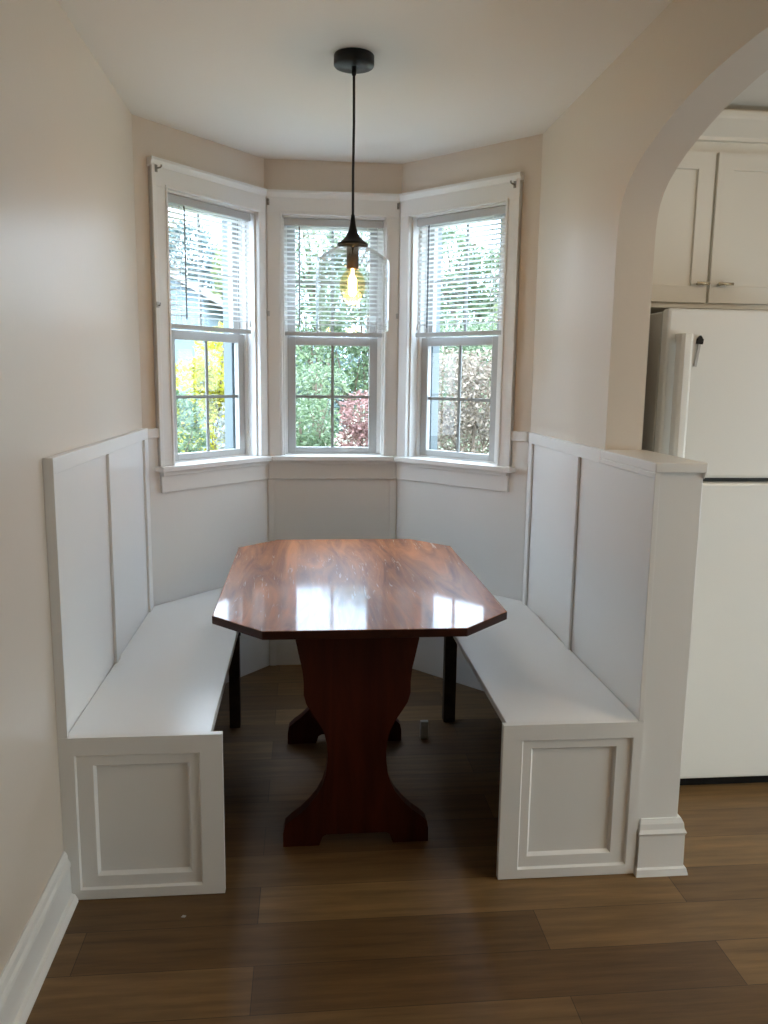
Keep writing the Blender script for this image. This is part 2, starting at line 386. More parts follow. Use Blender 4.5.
# ---------------------------------------------------------------- windows
def window(idx, a, b, s0, s1, nm):
    L = (b - a).length; t = (b - a).normalized()
    W = empty('window_%d' % idx, (a.x, a.y, 0), math.atan2(t.y, t.x))
    struct(W, {'left': 'left double hung window of the bay in white trim', 'centre': 'middle double hung window of the bay behind the pendant lamp',
               'right': 'right double hung window of the bay in white trim'}[nm], 'window')
    Z0, Z1 = 1.090, 2.235
    lo = s0 - .081 if nm != 'centre' else .012
    hi = s1 + .068 if nm != 'centre' else L - .012
    if nm == 'left': hi = L - .012
    if nm == 'right': lo = .012
    # jamb liner
    m = MB()
    m.box(s0, s0 + .009, 0, .092, Z0, Z1); m.box(s1 - .009, s1, 0, .092, Z0, Z1)
    m.box(s0, s1, 0, .092, Z1 - .009, Z1); m.box(s0, s1, .055, .092, 1.068, Z0 + .006)
    xa, xb = SASH[nm]
    m.box(s0 + .009, xa, .050, .092, Z0, Z1 - .009); m.box(xb, s1 - .009, .050, .092, Z0, Z1 - .009)
    m.build('jamb', M['white'], W)
    # exterior brickmould / storm frame
    m = MB()
    for x0, x1 in ((s0 + .009, xa + .018), (xb - .018, s1 - .009)): m.box(x0, x1, .128, WT + .012, Z0 + .006, Z1 - .009)
    m.box(s0, s0 + .009, .092, WT + .012, Z0, Z1); m.box(s1 - .009, s1, .092, WT + .012, Z0, Z1)
    m.box(s0, s1, .092, WT + .012, Z1 - .009, Z1); m.box(s0, s1, .092, WT + .04, 1.068, Z0 + .006)
    m.box(s0 - .07, s0, WT + .001, WT + .03, 1.0, Z1 + .09); m.box(s1, s1 + .07, WT + .001, WT + .03, 1.0, Z1 + .09)
    m.box(s0 - .07, s1 + .07, WT + .001, WT + .035, Z1, Z1 + .09)
    m.build('outer_frame', M['exttrim'], W)
    # casing: flat boards with a raised inner bead, outer back band, head board with cap
    m = MB()
    for (x0, x1, inn) in ((lo, s0, 's0'), (s1, hi, 's1')):
        m.box(x0, x1, -.020, 0, Z0, Z1)
        if inn == 's0': m.box(x1 - .012, x1, -.025, -.02, Z0, Z1 + .012)
        else: m.box(x0, x0 + .012, -.025, -.02, Z0, Z1 + .012)
    m.box(lo, hi, -.020, 0, Z1, 2.330); m.box(s0, s1, -.025, -.02, Z1, Z1 + .012)
    if nm == 'left': m.box(lo, lo + .020, -.025, 0, Z0, 2.33)
    if nm == 'right': m.box(hi - .020, hi, -.025, 0, Z0, 2.33)
    m.build('casing', M['white'], W, bevel=.002)
    m = MB()
    cl, ch = (lo - .004 if nm == 'left' else .004), (hi + .004 if nm == 'right' else L - .004)
    m.extrude([(cl, 0, 2.308), (cl, -.022, 2.312), (cl, -.026, 2.322), (cl, -.031, 2.332), (cl, -.031, 2.343), (cl, 0, 2.343)], (ch - cl, 0, 0))
    m.build('head_cap', M['white'], W)
    # corner bead closing the joint between neighbouring casings
    if nm == 'left': MB().box(L - .014, L - .001, -.012, 0, Z0, 2.33).build('corner_bead', M['white'], W)
    if nm == 'right': MB().box(.001, .014, -.012, 0, Z0, 2.33).build('corner_bead', M['white'], W)
    if nm == 'centre':
        MB().box(.001, .014, -.012, 0, Z0, 2.33).box(L - .014, L - .001, -.012, 0, Z0, 2.33).build('corner_bead', M['white'], W)
    # stool and apron
    k = math.tan(math.radians(25.2)) if nm != 'right' else math.tan(math.radians(23.8))
    kl = 0 if nm == 'left' else k; kr = 0 if nm == 'right' else k
    sl = lo - .016 if nm == 'left' else 0; sr = hi + .024 if nm == 'right' else L
    d = -.058
    m = MB(); m.prism([(sl - kl * 0, 0), (sl - d * kl, d), (sr + d * kr, d), (sr, 0)], 1.066, 1.090)
    m.box(s0, s1, 0, .056, 1.066, 1.090)
    m.build('stool', M['white'], W, bevel=.004)
    al = lo + .006 if nm == 'left' else .001; ar = hi - .006 if nm == 'right' else L - .001
    m = MB()
    m.prism([(al, -.009), (al + .022 * kl, -.022), (ar - .022 * kr, -.022), (ar, -.009)], .974, 1.062)
    m.prism([(al, -.009), (al + .034 * kl, -.034), (ar - .034 * kr, -.034), (ar, -.009)], 1.046, 1.066)
    m.build('apron', M['white'], W, bevel=.002)
    # sashes
    x0, x1 = SASH[nm]
    def sash(name, y0, y1, z0, z1, bot, top, st):
        m = MB()
        m.box(x0, x0 + st, y0, y1, z0, z1); m.box(x1 - st, x1, y0, y1, z0, z1)
        m.box(x0 + st, x1 - st, y0, y1, z0, z0 + bot); m.box(x0 + st, x1 - st, y0, y1, z1 - top, z1)
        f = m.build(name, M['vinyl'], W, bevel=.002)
        gx0, gx1, gz0, gz1 = x0 + st, x1 - st, z0 + bot, z1 - top
        ym = (y0 + y1) / 2
        MB().box(gx0, gx1, ym - .002, ym + .002, gz0, gz1).build('pane', M['glass'], f)
        m = MB(); cx, cz = (gx0 + gx1) / 2, (gz0 + gz1) / 2
        m.box(cx - .007, cx + .007, ym - .004, ym + .004, gz0, gz1)
        m.box(gx0, gx1, ym - .0038, ym + .0038, cz - .007, cz + .007)
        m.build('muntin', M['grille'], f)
        return f
    lf = sash('lower_sash', .062, .090, Z0 + .006, 1.672, .030, .040, .040)
    sash('upper_sash', .094, .122, 1.640, Z1 - .009, .036, .030, .040)
    return W
WO = [window(i + 1, a, b, s0, s1, nm) for i, (a, b, ea, eb, s0, s1, nm) in enumerate(WIN)]

# ---------------------------------------------------------------- white panelling on the bay walls
def wains(idx, a, b, nm):
    L = (b - a).length; t = (b - a).normalized()
    W = empty('trim_%d' % idx, (a.x, a.y, 0), math.atan2(t.y, t.x))
    struct(W, {'left': 'white panelling under the left bay window', 'centre': 'white panelling under the middle bay window', 'right': 'white panelling under the right bay window'}[nm], 'panelling')
    m = MB(); m.box(.004, L - .004, -.008, 0, 0, 1.064)
    if nm == 'left': m.box(.004, .074, -.008, 0, 1.064, 1.25)
    if nm == 'right': m.box(L - .086, L - .004, -.008, 0, 1.064, 1.25)
    m.build('panel', M['white'], W)
    m = MB()
    if nm == 'left': m.box(.010, .076, -.018, -.008, 1.212, 1.252)
    if nm == 'right': m.box(L - .088, L - .006, -.018, -.008, 1.206, 1.250)
    if nm == 'centre':
        m.box(.008, .038, -.016, -.008, 0, .972); m.box(L - .038, L - .008, -.016, -.008, 0, .972)
    m.build('rail' if nm != 'centre' else 'batten', M['white'], W, bevel=.0015)
for i, (a, b, ea, eb, s0, s1, nm) in enumerate(WIN): wains(i + 1, a, b, nm)

# ---------------------------------------------------------------- built-in benches
SZ = .487
def wall_y(x, a, b): return a.y + (x - a.x) / (b.x - a.x) * (b.y - a.y)
bl = empty('bench', ((XL - .26) / 2, 2.6, 0))
tag(bl, 'white built-in bench along the left wall with tall panelled back', 'bench', 'pair of built-in nook benches')
br = empty('bench', ((.58 + XR) / 2, 2.6, 0))
tag(br, 'white built-in bench against the low wall beside the kitchen arch', 'bench', 'pair of built-in nook benches')
def put(o, root):
    o.parent = root; o.matrix_parent_inverse = Matrix.Translation(-Vector(root.location)); return o
g = .024
# left
m = MB(); m.prism([(-.6555, FRONT + .022), (-.262, FRONT + .022), (-.262, wall_y(-.262, P0, P1) - g), (-.6555, wall_y(-.6555, P0, P1) - g)], SZ - .022, SZ)
put(m.build('seat', M['seat'], bevel=.003), bl)
m = MB(); m.loops([(-.6735, -.2306, .003, SZ + .001, FRONT), (-.633, -.292, .032, .436, FRONT), (-.629, -.296, .037, .432, FRONT + .007),
                   (-.585, -.322, .070, .404, FRONT + .007), (-.578, -.329, .079, .397, FRONT + .017)], FRONT + .022)
put(m.build('end_panel', M['white']), bl)
m = MB(); m.box(-.6735, -.657, FRONT + .002, 3.478, SZ - .03, 1.2555); k = put(m.build('backrest', M['white']), bl)
def backpart(name, mm, back, root):
    o = mm.build(name, M['white'], bevel=.0012); o.parent = back; return o
backpart('rail', MB().box(-.657, -.647, FRONT + .0122, 3.478, 1.2135, 1.257), k, bl)
backpart('end_cap', MB().box(-.6735, -.647, FRONT - .001, FRONT + .012, SZ + .002, 1.2575), k, bl)
backpart('batten', MB().box(-.657, -.647, 2.785, 2.835, SZ, 1.213), k, bl)
backpart('batten', MB().box(-.657, -.647, 3.410, 3.478, SZ, 1.213), k, bl)
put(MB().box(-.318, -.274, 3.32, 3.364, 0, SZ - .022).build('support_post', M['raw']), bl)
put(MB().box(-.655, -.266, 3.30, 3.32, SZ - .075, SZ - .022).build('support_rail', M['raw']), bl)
# right
FR = 2.181
m = MB(); m.prism([(.583, FR + .022), (.9815, FR + .022), (.9815, wall_y(.9815, P2, P3) - g), (.583, wall_y(.583, P2, P3) - g)], SZ - .022, SZ)
put(m.build('seat', M['seat'], bevel=.003), br)
m = MB(); m.loops([(.5705, .9896, .003, SZ + .001, FR), (.628, .961, .032, .440, FR), (.632, .957, .037, .436, FR + .007),
                   (.657, .914, .070, .412, FR + .007), (.664, .907, .079, .405, FR + .017)], FR + .022)
put(m.build('end_panel', M['white']), br)
m = MB(); m.box(.9848, .9892, FR + .004, 3.487, SZ - .03, 1.221); k = put(m.build('backrest', M['white']), br)
backpart('rail', MB().box(.9735, .9892, 2.6172, 3.487, 1.205, 1.250), k, br)
backpart('end_cap', MB().box(.9735, .9892, FR, FR + .012, SZ + .002, 1.2215), k, br)
backpart('batten', MB().box(.9735, .9825, 2.832, 2.882, SZ, 1.205), k, br)
backpart('batten', MB().box(.9735, .9825, 3.440, 3.487, SZ, 1.205), k, br)
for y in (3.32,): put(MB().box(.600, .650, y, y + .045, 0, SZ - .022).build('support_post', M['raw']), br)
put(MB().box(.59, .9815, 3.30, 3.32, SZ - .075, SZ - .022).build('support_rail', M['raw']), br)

# ---------------------------------------------------------------- table
TX0, TX1, TY0, TY1, CX, CY, TZ = -.279, .629, 2.251, 3.594, .1588, .1648, .760
cx = (TX0 + TX1) / 2; cyy = (TY0 + TY1) / 2
tb = empty('dining_table', (cx, cyy, 0)); tag(tb, 'reddish wood pedestal table with clipped corners between the two white benches', 'table')
oc = [(TX0 + CX, TY0), (TX1 - CX, TY0), (TX1, TY0 + CY), (TX1, TY1 - CY), (TX1 - CX, TY1), (TX0 + CX, TY1), (TX0, TY1 - CY), (TX0, TY0 + CY)]
oc = [(x - cx, y - cyy) for x, y in oc]
m = MB(); m.prism(oc, TZ - .026, TZ)
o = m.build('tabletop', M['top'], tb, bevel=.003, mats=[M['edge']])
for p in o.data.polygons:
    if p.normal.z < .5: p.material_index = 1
half = [(.232, 0), (.232, .045), (.226, .072), (.205, .092), (.178, .112), (.150, .140), (.125, .172), (.108, .205), (.098, .24), (.093, .28), (.092, .31), (.095, .345), (.103, .38), (.118, .412), (.140, .445), (.158, .475), (.166, .505), (.166, .545), (.170, .585), (.180, .630), (.190, .68), (.192, TZ - .027)]
foot = [(.118, 0), (.108, .030), (.095, .037)]
def pedestal(yc, name, back=False):
    prof = [(x, z) for x, z in half] + [(-x, z) for x, z in half[::-1]] + [(-x, z) for x, z in foot] + [(x, z) for x, z in foot[::-1]]
    m = MB(); m.extrude([(x + .162 - cx, yc - cyy, z) for x, z in prof], (0, .045, 0))
    m.bm.normal_update(); bmesh.ops.triangulate(m.bm, faces=[f for f in m.bm.faces if len(f.verts) > 4], ngon_method='EAR_CLIP')
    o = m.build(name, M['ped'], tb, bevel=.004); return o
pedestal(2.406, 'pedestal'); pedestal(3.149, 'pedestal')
m = MB(); m.box(.162 - cx - .045, .162 - cx + .045, 2.4512 - cyy, 3.1488 - cyy, .30, .335); m.build('stretcher', M['ped'], tb, bevel=.003)
for yy in (2.452, 3.102): MB().box(-.24, .24, yy - cyy, yy - cyy + .045, TZ - .066, TZ - .0262).build('cleat', M['ped'], tb)

# ---------------------------------------------------------------- pendant lamp
PX, PY = .1600, 2.795
pl = empty('pendant_lamp', (PX, PY, ZC)); tag(pl, 'black pendant lamp with clear glass bell shade and glowing bulb', 'pendant lamp')
D = lambda z: z - ZC
MB().lathe([(0, -.0001), (.062, -.0001), (.0645, -.003), (.0645, -.030), (.062, -.034), (.012, -.0345), (0, -.0345)], n=48).build('canopy', M['black'], pl, True, bevel=0)
MB().lathe([(0, -.0335), (.008, -.0335), (.007, -.058), (.0045, -.062), (0, -.062)], n=20).build('strain_relief', M['black'], pl, True)
MB().tube([(0, 0, -.05), (.0012, 0, -.2), (-.0005, 0, -.35), (0, 0, D(1.985))], .0042, 10).build('cord', M['cord'], pl, True)
prof = [(0, 2.000), (.006, 2.000), (.0075, 1.985), (.010, 1.966), (.015, 1.948), (.023, 1.932), (.034, 1.920), (.046, 1.912), (.051, 1.909), (.051, 1.904), (.046, 1.903), (.020, 1.905), (0, 1.905)]
MB().lathe([(r, D(z)) for r, z in prof], n=40).build('socket_cap', M['black'], pl, True)
MB().lathe([(0, D(1.904)), (.0205, D(1.904)), (.0205, D(1.832)), (.018, D(1.828)), (0, D(1.828))], n=28).build('socket', M['bronze'], pl, True)
out = [(.047, 1.9035), (.075, 1.887), (.097, 1.8735), (.113, 1.8625), (.1185, 1.857), (.1212, 1.848), (.1215, 1.82), (.1215, 1.75), (.1215, 1.68), (.1215, 1.630)]
inn = [(r - .0032, z - (.0028 if i < 5 else 0)) for i, (r, z) in enumerate(out)]
sh = MB().lathe([(r, D(z)) for r, z in out] + [(.1200, D(1.6285))] + [(r, D(z)) for r, z in inn[::-1]], n=64, closed=True).build('glass_shade', M['shade'], pl, True)
bp = [(.013, 1.829), (.020, 1.823), (.031, 1.813), (.039, 1.799), (.0425, 1.783), (.0425, 1.767), (.039, 1.751), (.031, 1.738), (.020, 1.730), (.009, 1.7265), (0, 1.726)]
bu = MB().lathe([(r, D(z)) for r, z in bp], n=32).build('bulb', M['bulb'], pl, True)
m = MB()
m.tube([(0, 0, D(1.829)), (0, 0, D(1.80))], .004, 8)
for i in range(6):
    a0 = i * math.pi / 3; x_, y_ = .0105 * math.cos(a0), .0105 * math.sin(a0)
    m.tube([(x_ * .5, y_ * .5, D(1.806)), (x_, y_, D(1.795)), (x_, y_, D(1.752)), (x_ * .5, y_ * .5, D(1.743))], .0028, 6)
f = m.build('filament', M['filament'], bu, True)

# ---------------------------------------------------------------- window blinds
def blind(a, b, s0, s1, nm, wand_s, cord_s, label):
    t = (b - a).normalized()
    c = a + t * s0
    B = empty('window_blind', (c.x, c.y, 1.672), math.atan2(t.y, t.x))
    tag(B, label, 'blind', 'white mini blinds in the bay windows')
    Wd = s1 - s0; zz = lambda z: z - 1.672
    x0 = .018 if nm == 'left' else .010 if nm == 'centre' else .026
    x1 = Wd - (.026 if nm == 'left' else .010 if nm == 'centre' else .018)
    m = MB(); m.box(x0, x1, .004, .040, zz(2.190), zz(2.224)); m.build('headrail', M['rail'], B, bevel=.002)
    m = MB()
    n = 22
    for i in range(n):
        z = zz(2.176 - i * .0212); a_ = math.radians(9)
        for dz in (0,):
            vs = []
            for (y, h) in ((.0, -.0), (.0085, .0016), (.017, .0016), (.0255, 0)):
                yy = .009 + y; zh = z + h + (.01275 - y) * math.tan(a_)
                vs.append((yy, zh))
            lo_ = [m.bm.verts.new((x0, y, z_)) for y, z_ in vs]; hi_ = [m.bm.verts.new((x1, y, z_)) for y, z_ in vs]
            lo2 = [m.bm.verts.new((x0, y, z_ - .0008)) for y, z_ in vs]; hi2 = [m.bm.verts.new((x1, y, z_ - .0008)) for y, z_ in vs]
            for k in range(3):
                m.bm.faces.new((lo_[k], hi_[k], hi_[k + 1], lo_[k + 1])); m.bm.faces.new((lo2[k + 1], hi2[k + 1], hi2[k], lo2[k]))
            m.bm.faces.new((lo2[0], hi2[0], hi_[0], lo_[0])); m.bm.faces.new((lo_[3], hi_[3], hi2[3], lo2[3]))
            m.bm.faces.new(lo_ + lo2[::-1]); m.bm.faces.new(hi_[::-1] + hi2)
    m.build('slats', M['slat'], B)
    m = MB(); m.box(x0, x1, .008, .034, zz(1.674), zz(1.694)); m.build('bottom_rail', M['rail'], B, bevel=.003)
    for xs in (.085, Wd - .085):
        m = MB(); m.tube([(xs, .0075, zz(2.19)), (xs, .0075, zz(1.692))], .0012, 6); m.tube([(xs, .0365, zz(2.19)), (xs, .0365, zz(1.692))], .0012, 6)
        m.build('ladder_cord', M['cordw'], B)
    xs = wand_s - s0
    m = MB(); m.tube([(xs, -.002, zz(2.185)), (xs, -.004, zz(2.17)), (xs, -.004, zz(1.715))], .0032, 8); m.build('tilt_wand', M['wand'], B, True)
    xs = cord_s - s0
    m = MB(); m.tube([(xs, -.001, zz(2.19)), (xs, -.002, zz(1.73))], .0015, 6)
    k = m.build('lift_cord', M['cordw'], B)
    MB().lathe([(0, zz(1.737)), (.003, zz(1.735)), (.006, zz(1.712)), (.0055, zz(1.705)), (0, zz(1.705))], xs, -.004, 12).build('tassel', M['cordw'], k, True)
    return B
blind(P0, P1, .153, .700, 'left', .258, .655, 'white mini blind half lowered in the left bay window')
blind(P1, P2, .082, .579, 'centre', .164, .540, 'white mini blind half lowered in the middle window behind the lamp')
blind(P2, P3, .068, .615, 'right', .176, .118, 'white mini blind half lowered in the right bay window')

# ---------------------------------------------------------------- leftover rod brackets and holdbacks on the casings
def on_trim(a, b, s, z, name, label, cat, grp, d=-.0205):
    t = (b - a).normalized(); n = outward(a, b); c = a + t * s + n * d
    return tag(empty(name, (c.x, c.y, z), math.atan2(t.y, t.x)), label, cat, grp)
def bracket(a, b, s, z, where, d=-.0205):
    o = on_trim(a, b, s, z, 'curtain_rod_bracket', 'small metal curtain rod bracket ' + where, 'bracket', 'curtain rod brackets on the window trim', d)
    MB().box(-.006, .006, -.003, 0, -.014, .014).build('plate', M['steel'], o)
    m = MB(); m.tube([(0, -.002, 0), (0, -.026, 0), (0, -.032, .003), (0, -.034, .010)], .0035, 8); m.build('hook', M['steel'], o, True)
bracket(P0, P1, .092, 2.300, 'at the upper left corner of the left window', -.0255)
bracket(P1, P2, .018, 2.288, 'between the left and middle windows')
bracket(P1, P2, LCW - .018, 2.288, 'between the middle and right windows')
bracket(P2, P3, .660, 2.296, 'at the upper right corner of the right window', -.0255)
def holdback(a, b, s, z, where, d=-.0205):
    o = on_trim(a, b, s, z, 'curtain_holdback', 'tiny white curtain holdback ' + where, 'holdback', 'curtain holdbacks on the window trim', d)
    MB().box(-.006, .006, -.004, 0, -.012, .012).build('plate', M['rail'], o)
    m = MB(); m.tube([(0, -.003, -.004), (0, -.015, -.004), (0, -.018, .008)], .003, 8); m.build('hook', M['rail'], o, True)
holdback(P1, P2, .016, 1.775, 'on the trim left of the middle window')
holdback(P1, P2, LCW - .016, 1.775, 'on the trim right of the middle window')
holdback(P0, P1, .080, 1.762, 'on the outer trim of the left window', -.0255)

# ---------------------------------------------------------------- refrigerator
FX0, FX1, FY = 1.196, 1.93, 2.660
rf = empty('refrigerator', ((FX0 + FX1) / 2, 3.0, 0)); tag(rf, 'white top freezer refrigerator seen through the arch', 'refrigerator')
fx = lambda x: x - (FX0 + FX1) / 2
fy = lambda y: y - 3.0
m = MB(); m.box(fx(FX0 + .006), fx(FX1 - .006), fy(FY + .066), fy(3.39), .035, 1.708); m.build('body', M['fridge_side'], rf, bevel=.006)
m = MB(); m.box(fx(FX0 + .012), fx(FX1 - .012), fy(FY + .052), fy(FY + .066), .05, 1.70); m.build('gasket', M['gasket'], rf)
fz = MB().box(fx(FX0), fx(FX1), fy(FY), fy(FY + .052), 1.150, 1.714).build('freezer_door', M['fridge'], rf, bevel=.010)
fd = MB().box(fx(FX0), fx(FX1), fy(FY), fy(FY + .052), .045, 1.134).build('fridge_door', M['fridge'], rf, bevel=.010)
m = MB(); m.box(fx(FX0 + .02), fx(FX1 - .02), fy(FY + .035), fy(FY + .06), .004, .044); m.build('toe_grille', M['black'], rf)
for x in (FX0 + .06, FX1 - .06):
    for y in (2.78, 3.32): MB().lathe([(0, 0), (.018, 0), (.018, .0352), (0, .0352)], fx(x), fy(y), 16).build('foot', M['black'], rf)
def handle(z0, z1, door):
    m = MB(); xa, xb = fx(1.222), fx(1.272)
    prof = [(xa, FY - .012), (xa + .004, FY - .040), (xa + .016, FY - .047), (xb - .012, FY - .046), (xb, FY - .032), (xb - .004, FY - .026), (xa + .018, FY - .034), (xa + .010, FY - .012)]
    m.prism([(x, fy(y)) for x, y in prof], z0, z1)
    m.box(xa + .002, xb - .008, fy(FY - .036), fy(FY), z0, z0 + .03); m.box(xa + .002, xb - .008, fy(FY - .036), fy(FY), z1 - .03, z1)
    return m.build('handle', M['fridge'], door, bevel=.003)
handle(1.168, 1.632, fz); handle(.62, 1.115, fd)
hk = empty('magnetic_hook', (1.306, FY - .0005, 1.612)); tag(hk, 'small black hook with a white strip stuck on the freezer door', 'hook')
MB().extrude([(-.010, 0, -.012), (.012, 0, -.014), (.014, 0, .002), (.003, 0, .016), (-.008, 0, .004)], (0, -.010, 0)).build('clip', M['black'], hk, bevel=.002)
MB().extrude([(-.002, -.002, -.012), (.006, -.002, -.012), (-.004, -.002, -.088), (-.013, -.002, -.086)], (0, -.004, 0)).build('strip', M['vinyl'], hk)

# ---------------------------------------------------------------- wall cabinet over the refrigerator
CYF = 3.10
wc = empty('wall_cabinet', (1.545, CYF + .17, 1.757)); tag(wc, 'cream two door wall cabinet over the refrigerator', 'cabinet')
kx = lambda x: x - 1.545
ky = lambda y: y - (CYF + .17)
kz = lambda z: z - 1.757
m = MB(); m.box(kx(1.118), kx(1.972), ky(CYF + .02), ky(3.438), kz(1.757), kz(2.400)); m.build('body', M['cab'], wc, bevel=.001)
def cab_door(x0, x1, hx0, hx1):
    z0, z1, st = 1.777, 2.326, .062
    m = MB(); m.loops([(kx(x0), kx(x1), kz(z0), kz(z1), ky(CYF)), (kx(x0 + st), kx(x1 - st), kz(z0 + st), kz(z1 - st), ky(CYF)),
                       (kx(x0 + st + .002), kx(x1 - st - .002), kz(z0 + st + .002), kz(z1 - st - .002), ky(CYF + .010))], ky(CYF + .0195))
    d = m.build('door', M['cab'], wc)
    m = MB(); zc = kz(1.846)
    m.tube([(kx(hx0), ky(CYF - .028), zc), (kx(hx1), ky(CYF - .028), zc)], .0055, 10)
    for x in (hx0 + .012, hx1 - .012): m.tube([(kx(x), ky(CYF - .028), zc), (kx(x), ky(CYF), zc)], .0045, 8)
    m.build('handle', M['nickel'], d, True)
cab_door(1.124, 1.537, 1.487, 1.543 - .008); cab_door(1.551, 1.966, 1.572, 1.630)
m = MB()
m.extrude([(kx(1.118), ky(CYF + a_), kz(b_)) for a_, b_ in ((.02, 2.366), (-.004, 2.366), (-.006, 2.378), (-.016, 2.390), (-.038, 2.416), (-.050, 2.430), (-.054, 2.440), (-.054, 2.456), (.02, 2.456))], (1.972 - 1.118, 0, 0))
m.box(kx(1.118), kx(1.972), ky(CYF + .02), ky(CYF + .04), kz(2.400), kz(2.4855))
m.build('crown_molding', M['cab'], wc)

# ---------------------------------------------------------------- small bits on the floor
o = MB().box(-.016, .016, -.010, .010, 0, .075).box(-.012, .012, -.014, -.010, .012, .062).build('outlet_box', M['vinyl'], bevel=.003)
o.location = (.492, 3.17, 0.0003); tag(o, 'small white box standing on the dark floor under the table', 'box')
m = MB(); m.prism([(-.006, -.003), (.004, -.005), (.007, .002), (-.002, .005)], 0, .002)
o = m.build('paper_scrap', M['vinyl']); o.location = (-.335, 2.085, .0003); tag(o, 'tiny white scrap on the floor before the left bench', 'scrap')

# ---------------------------------------------------------------- garden outside
GZ = -.55
o = MB().prism([(-30, 4.3), (30, 4.3), (30, 60), (-30, 60)], GZ - .2, GZ).build('ground', M['lawn']); struct(o, 'lawn and mulch outside the bay', 'ground')

def leaves(mm, c, r, n, size, shell=.35, stretch=1.6, rnd=None):
    rnd = rnd or random
    for _ in range(n):
        d = Vector((rnd.gauss(0, 1), rnd.gauss(0, 1), rnd.gauss(0, 1))).normalized()
        q = rnd.uniform(shell, 1) ** .5
        p = Vector(c) + Vector((d.x * r[0] * q, d.y * r[1] * q, d.z * r[2] * q))
        u = Vector((rnd.gauss(0, 1), rnd.gauss(0, 1), rnd.gauss(0, .7))).normalized()
        v = u.orthogonal().normalized(); v.rotate(Matrix.Rotation(rnd.uniform(0, 6.28), 3, u))
        s_ = size * rnd.uniform(.6, 1.3); k = v.cross(u)
        a = mm.bm.verts.new(p - u * s_ * stretch * .5); b = mm.bm.verts.new(p + v * s_ * .35 + k * s_ * .08)
        e = mm.bm.verts.new(p + u * s_ * stretch * .5); f = mm.bm.verts.new(p - v * s_ * .35 + k * s_ * .08)
        mm.bm.faces.new((a, b, e, f))

def shrub(name, base, blobs, n, size, mat, label, cat='shrub', group=None, trunk=None, seed=1, stretch=1.6):
    rnd = random.Random(seed)
    root = empty(name, (base[0], base[1], GZ)); tag(root, label, cat, group)
    mm = MB(); tot = sum(b[1][0] * b[1][2] for b in blobs)
    for c, r in blobs:
        leaves(mm, (c[0] - base[0], c[1] - base[1], c[2] - GZ), r, int(2.9 * n * r[0] * r[2] / tot), size * .57, rnd=rnd, stretch=stretch)
    mm.build('foliage', mat, root)
    m = MB(); top = max(b[0][2] for b in blobs) - GZ
    tr = trunk or .03
    m.tube([(0, 0, -.05), (rnd.uniform(-.05, .05), .02, top * .5), (rnd.uniform(-.1, .1), .0, top)], tr, 8, tr * .35)
    for c, r in blobs:
        m.tube([(0, 0, (c[2] - GZ) * .35), ((c[0] - base[0]) * .5, (c[1] - base[1]) * .5, (c[2] - GZ) * .7), (c[0] - base[0], c[1] - base[1], c[2] - GZ + r[2] * .5)], tr * .55, 6, tr * .15)
        for k in range(4):
            e = Vector((rnd.uniform(-.8, .8) * r[0], rnd.uniform(-.8, .8) * r[1], rnd.uniform(-.3, .9) * r[2])) + Vector((c[0] - base[0], c[1] - base[1], c[2] - GZ))
            m.tube([((c[0] - base[0]) * .6, (c[1] - base[1]) * .6, (c[2] - GZ) * .75), tuple(e)], tr * .3, 5, tr * .08)
    m.build('trunk', M['bark'], root)
    return root
G = dict(
    gold=leaf_mat('golden_leaves', (.20, .19, .012), (.42, .41, .05), .45),
    green=leaf_mat('green_leaves', (.038, .075, .034), (.14, .195, .10), .35),
    mid=leaf_mat('mid_green_leaves', (.055, .095, .05), (.20, .25, .15), .4),
    lime=leaf_mat('yellow_green_leaves', (.10, .135, .05), (.24, .28, .12), .45),
    grey=leaf_mat('silver_leaves', (.10, .115, .10), (.27, .28, .26), .3),
    red=leaf_mat('red_leaves', (.12, .055, .05), (.31, .175, .16), .35),
    brown=leaf_mat('brown_leaves', (.085, .066, .048), (.27, .22, .17), .35),
    teal=leaf_mat('bluish_leaves', (.05, .085, .085), (.13, .19, .185), .35),
)
# neighbouring house
hs = empty('neighbour_house', (-4.6, 17.5, GZ)); tag(hs, 'pale blue clapboard house beyond the garden at left', 'house')
m = MB(); m.extrude([(-2.85, -2.5, 0), (2.85, -2.5, 0), (2.85, -2.5, 3.4), (0, -2.5, 5.0), (-2.85, -2.5, 3.4)], (0, 5, 0)); m.build('wall', M['siding'], hs)
m = MB()
for sgn in (-1, 1):
    m.extrude([(0, -2.75, 5.02), (sgn * 3.15, -2.75, 3.25), (sgn * 3.15, -2.75, 3.38), (0, -2.75, 5.16)], (0, 5.5, 0))
m.build('roof', M['roof'], hs)
wf = MB().box(.7, 1.7, -2.56, -2.5, 1.3, 2.6).build('window', M['exttrim'], hs)
MB().box(.78, 1.62, -2.575, -2.562, 1.38, 2.52).build('pane', M['wand'], wf)

shrub('golden_shrub', (-.90, 7.6), [((-.72, 7.6, 1.55), (.30, .3, .40)), ((-1.0, 7.6, 1.32), (.34, .3, .32)), ((-.82, 7.6, .9), (.42, .4, .5))], 2600, .055, G['gold'], 'bright golden yellow shrub outside the left window', seed=2)
shrub('green_shrub', (-1.0, 6.1), [((-.96, 6.1, 1.0), (.28, .25, .42)), ((-.93, 6.1, .45), (.34, .25, .5))], 2200, .05, G['green'], 'dense green bush low outside the left window', seed=3)
shrub('silvery_shrub', (-.53, 7.0), [((-.55, 7.0, .95), (.20, .2, .42)), ((-.53, 7.0, .4), (.26, .2, .5))], 1500, .045, G['grey'], 'silvery pale bush beside the green bush at left', seed=4)
shrub('bluish_tree', (-3.0, 23), [((-3.1, 23, 4.6), (.9, .8, 1.0)), ((-2.7, 23, 3.6), (.8, .8, .9))], 1300, .17, G['teal'], 'bluish green tree beyond the left window', 'tree', seed=5, trunk=.10)
